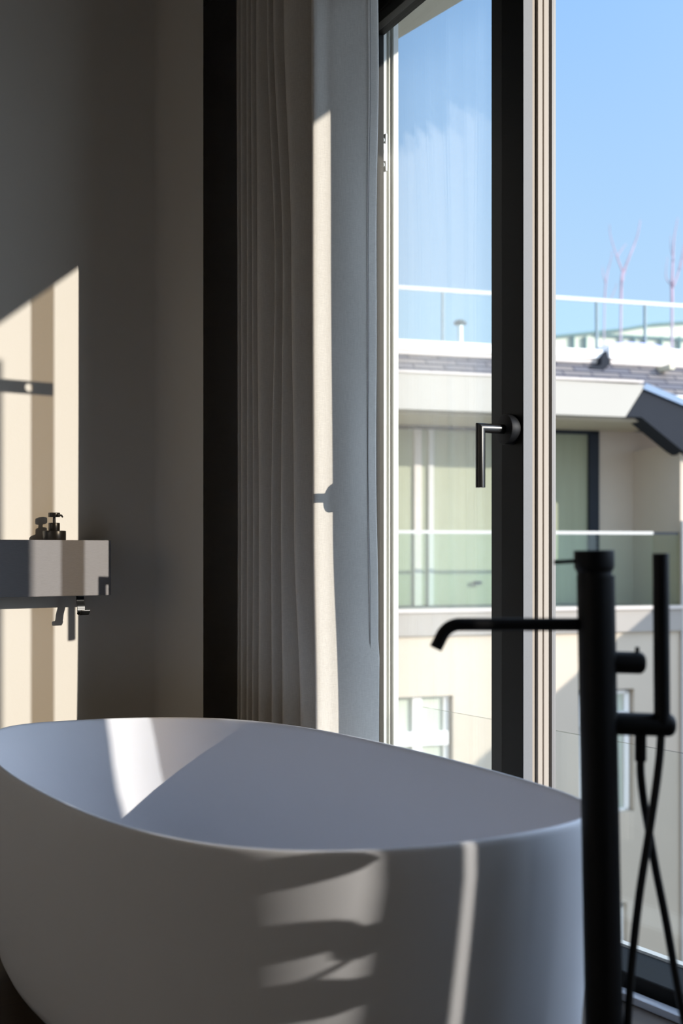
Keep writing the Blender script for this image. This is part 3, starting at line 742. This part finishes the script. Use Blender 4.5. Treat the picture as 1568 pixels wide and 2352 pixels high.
# bare trees behind the roof
tm = col('reddish_twigs', (.44, .30, .36), .9, noise=(3, .2, (1, 1, 1)))
def tree(label, paths, o=-20):
    bm = bmesh.new(); sc_ = 15*1.9/FPX
    base = F(paths[0][0][0][0], paths[0][0][0][1], o)
    t = empty('bare_tree', org, FANG); tag(t, label, 'tree', None)
    for pts, w0, w1 in paths:
        if pts[0][1] >= 900: pts = [(pts[0][0], 2290), (pts[0][0], 1600)]+list(pts)
        pp = smoothpath([F(a, b, o+random.uniform(-.1, .1)) for a, b in pts], 4)
        n_ = len(pp); tube(bm, pp, [(w0+(w1-w0)*i/(n_-1))*sc_ for i in range(n_)], 8)
    link('branches', bm, tm, t, smooth=True)
tree('thin bare forked tree above the roof railing, tallest of the three', [([(1424, 900), (1426, 690), (1427, 640), (1431, 622)], 4.5, 3), ([(1431, 625), (1445, 590), (1457, 560), (1466, 530), (1470, 505)], 3, .8), ([(1431, 628), (1420, 600), (1416, 588), (1408, 565), (1401, 540), (1399, 515)], 2.6, .7), ([(1416, 592), (1426, 575), (1438, 560)], 1.8, .6), ([(1427, 655), (1436, 620), (1440, 600)], 1.5, .5)])
tree('slim bare sapling standing left of the forked tree', [([(1386, 900), (1388, 700), (1391, 650), (1396, 620), (1403, 595), (1405, 575)], 3.4, .7), ([(1391, 655), (1385, 630), (1383, 612)], 1.6, .5), ([(1400, 690), (1412, 665), (1416, 650)], 1.3, .5)])
tree('bare twiggy tree at the right edge above the roof railing', [([(1542, 900), (1543, 690), (1542, 660), (1543, 640)], 5, 4), ([(1543, 645), (1545, 590), (1548, 545), (1556, 500)], 3.6, .8), ([(1545, 660), (1556, 630), (1563, 600), (1570, 560)], 2.8, .7), ([(1541, 655), (1530, 640), (1529, 620), (1533, 590)], 1.8, .5), ([(1547, 600), (1540, 570), (1540, 540)], 1.5, .5), ([(1560, 620), (1568, 590), (1575, 540)], 1.4, .5)])

# neighbouring wing at the right that shades the lower facade
Ax = F(1275, 1590, 0)
def f2r(p): return Vector((org.x+p[0]*cos(FANG)-p[1]*sin(FANG), org.y+p[0]*sin(FANG)+p[1]*cos(FANG), p[2]))
Ar = f2r(Ax); De = 10.0; xe_, ze_ = Ar.x+.41*De, Ar.z+.33*De
bm = bmesh.new(); bx(bm, xe_, xe_+14, -9, 8.5, -12, ze_)
tag(link('neighbour_house', bm, col('neighbour_render', (.5, .49, .47), .85, noise=(2, .04, (1, 1, 1)))), 'grey flat-roofed wing out of view to the right that shades the cream facade', 'building')
struct(box('floor_courtyard', -60, 120, -60, 120, -12.2, -12, col('courtyard_paving', (.35, .34, .32), .9, noise=(.5, .1, (1, 1, 1)))))
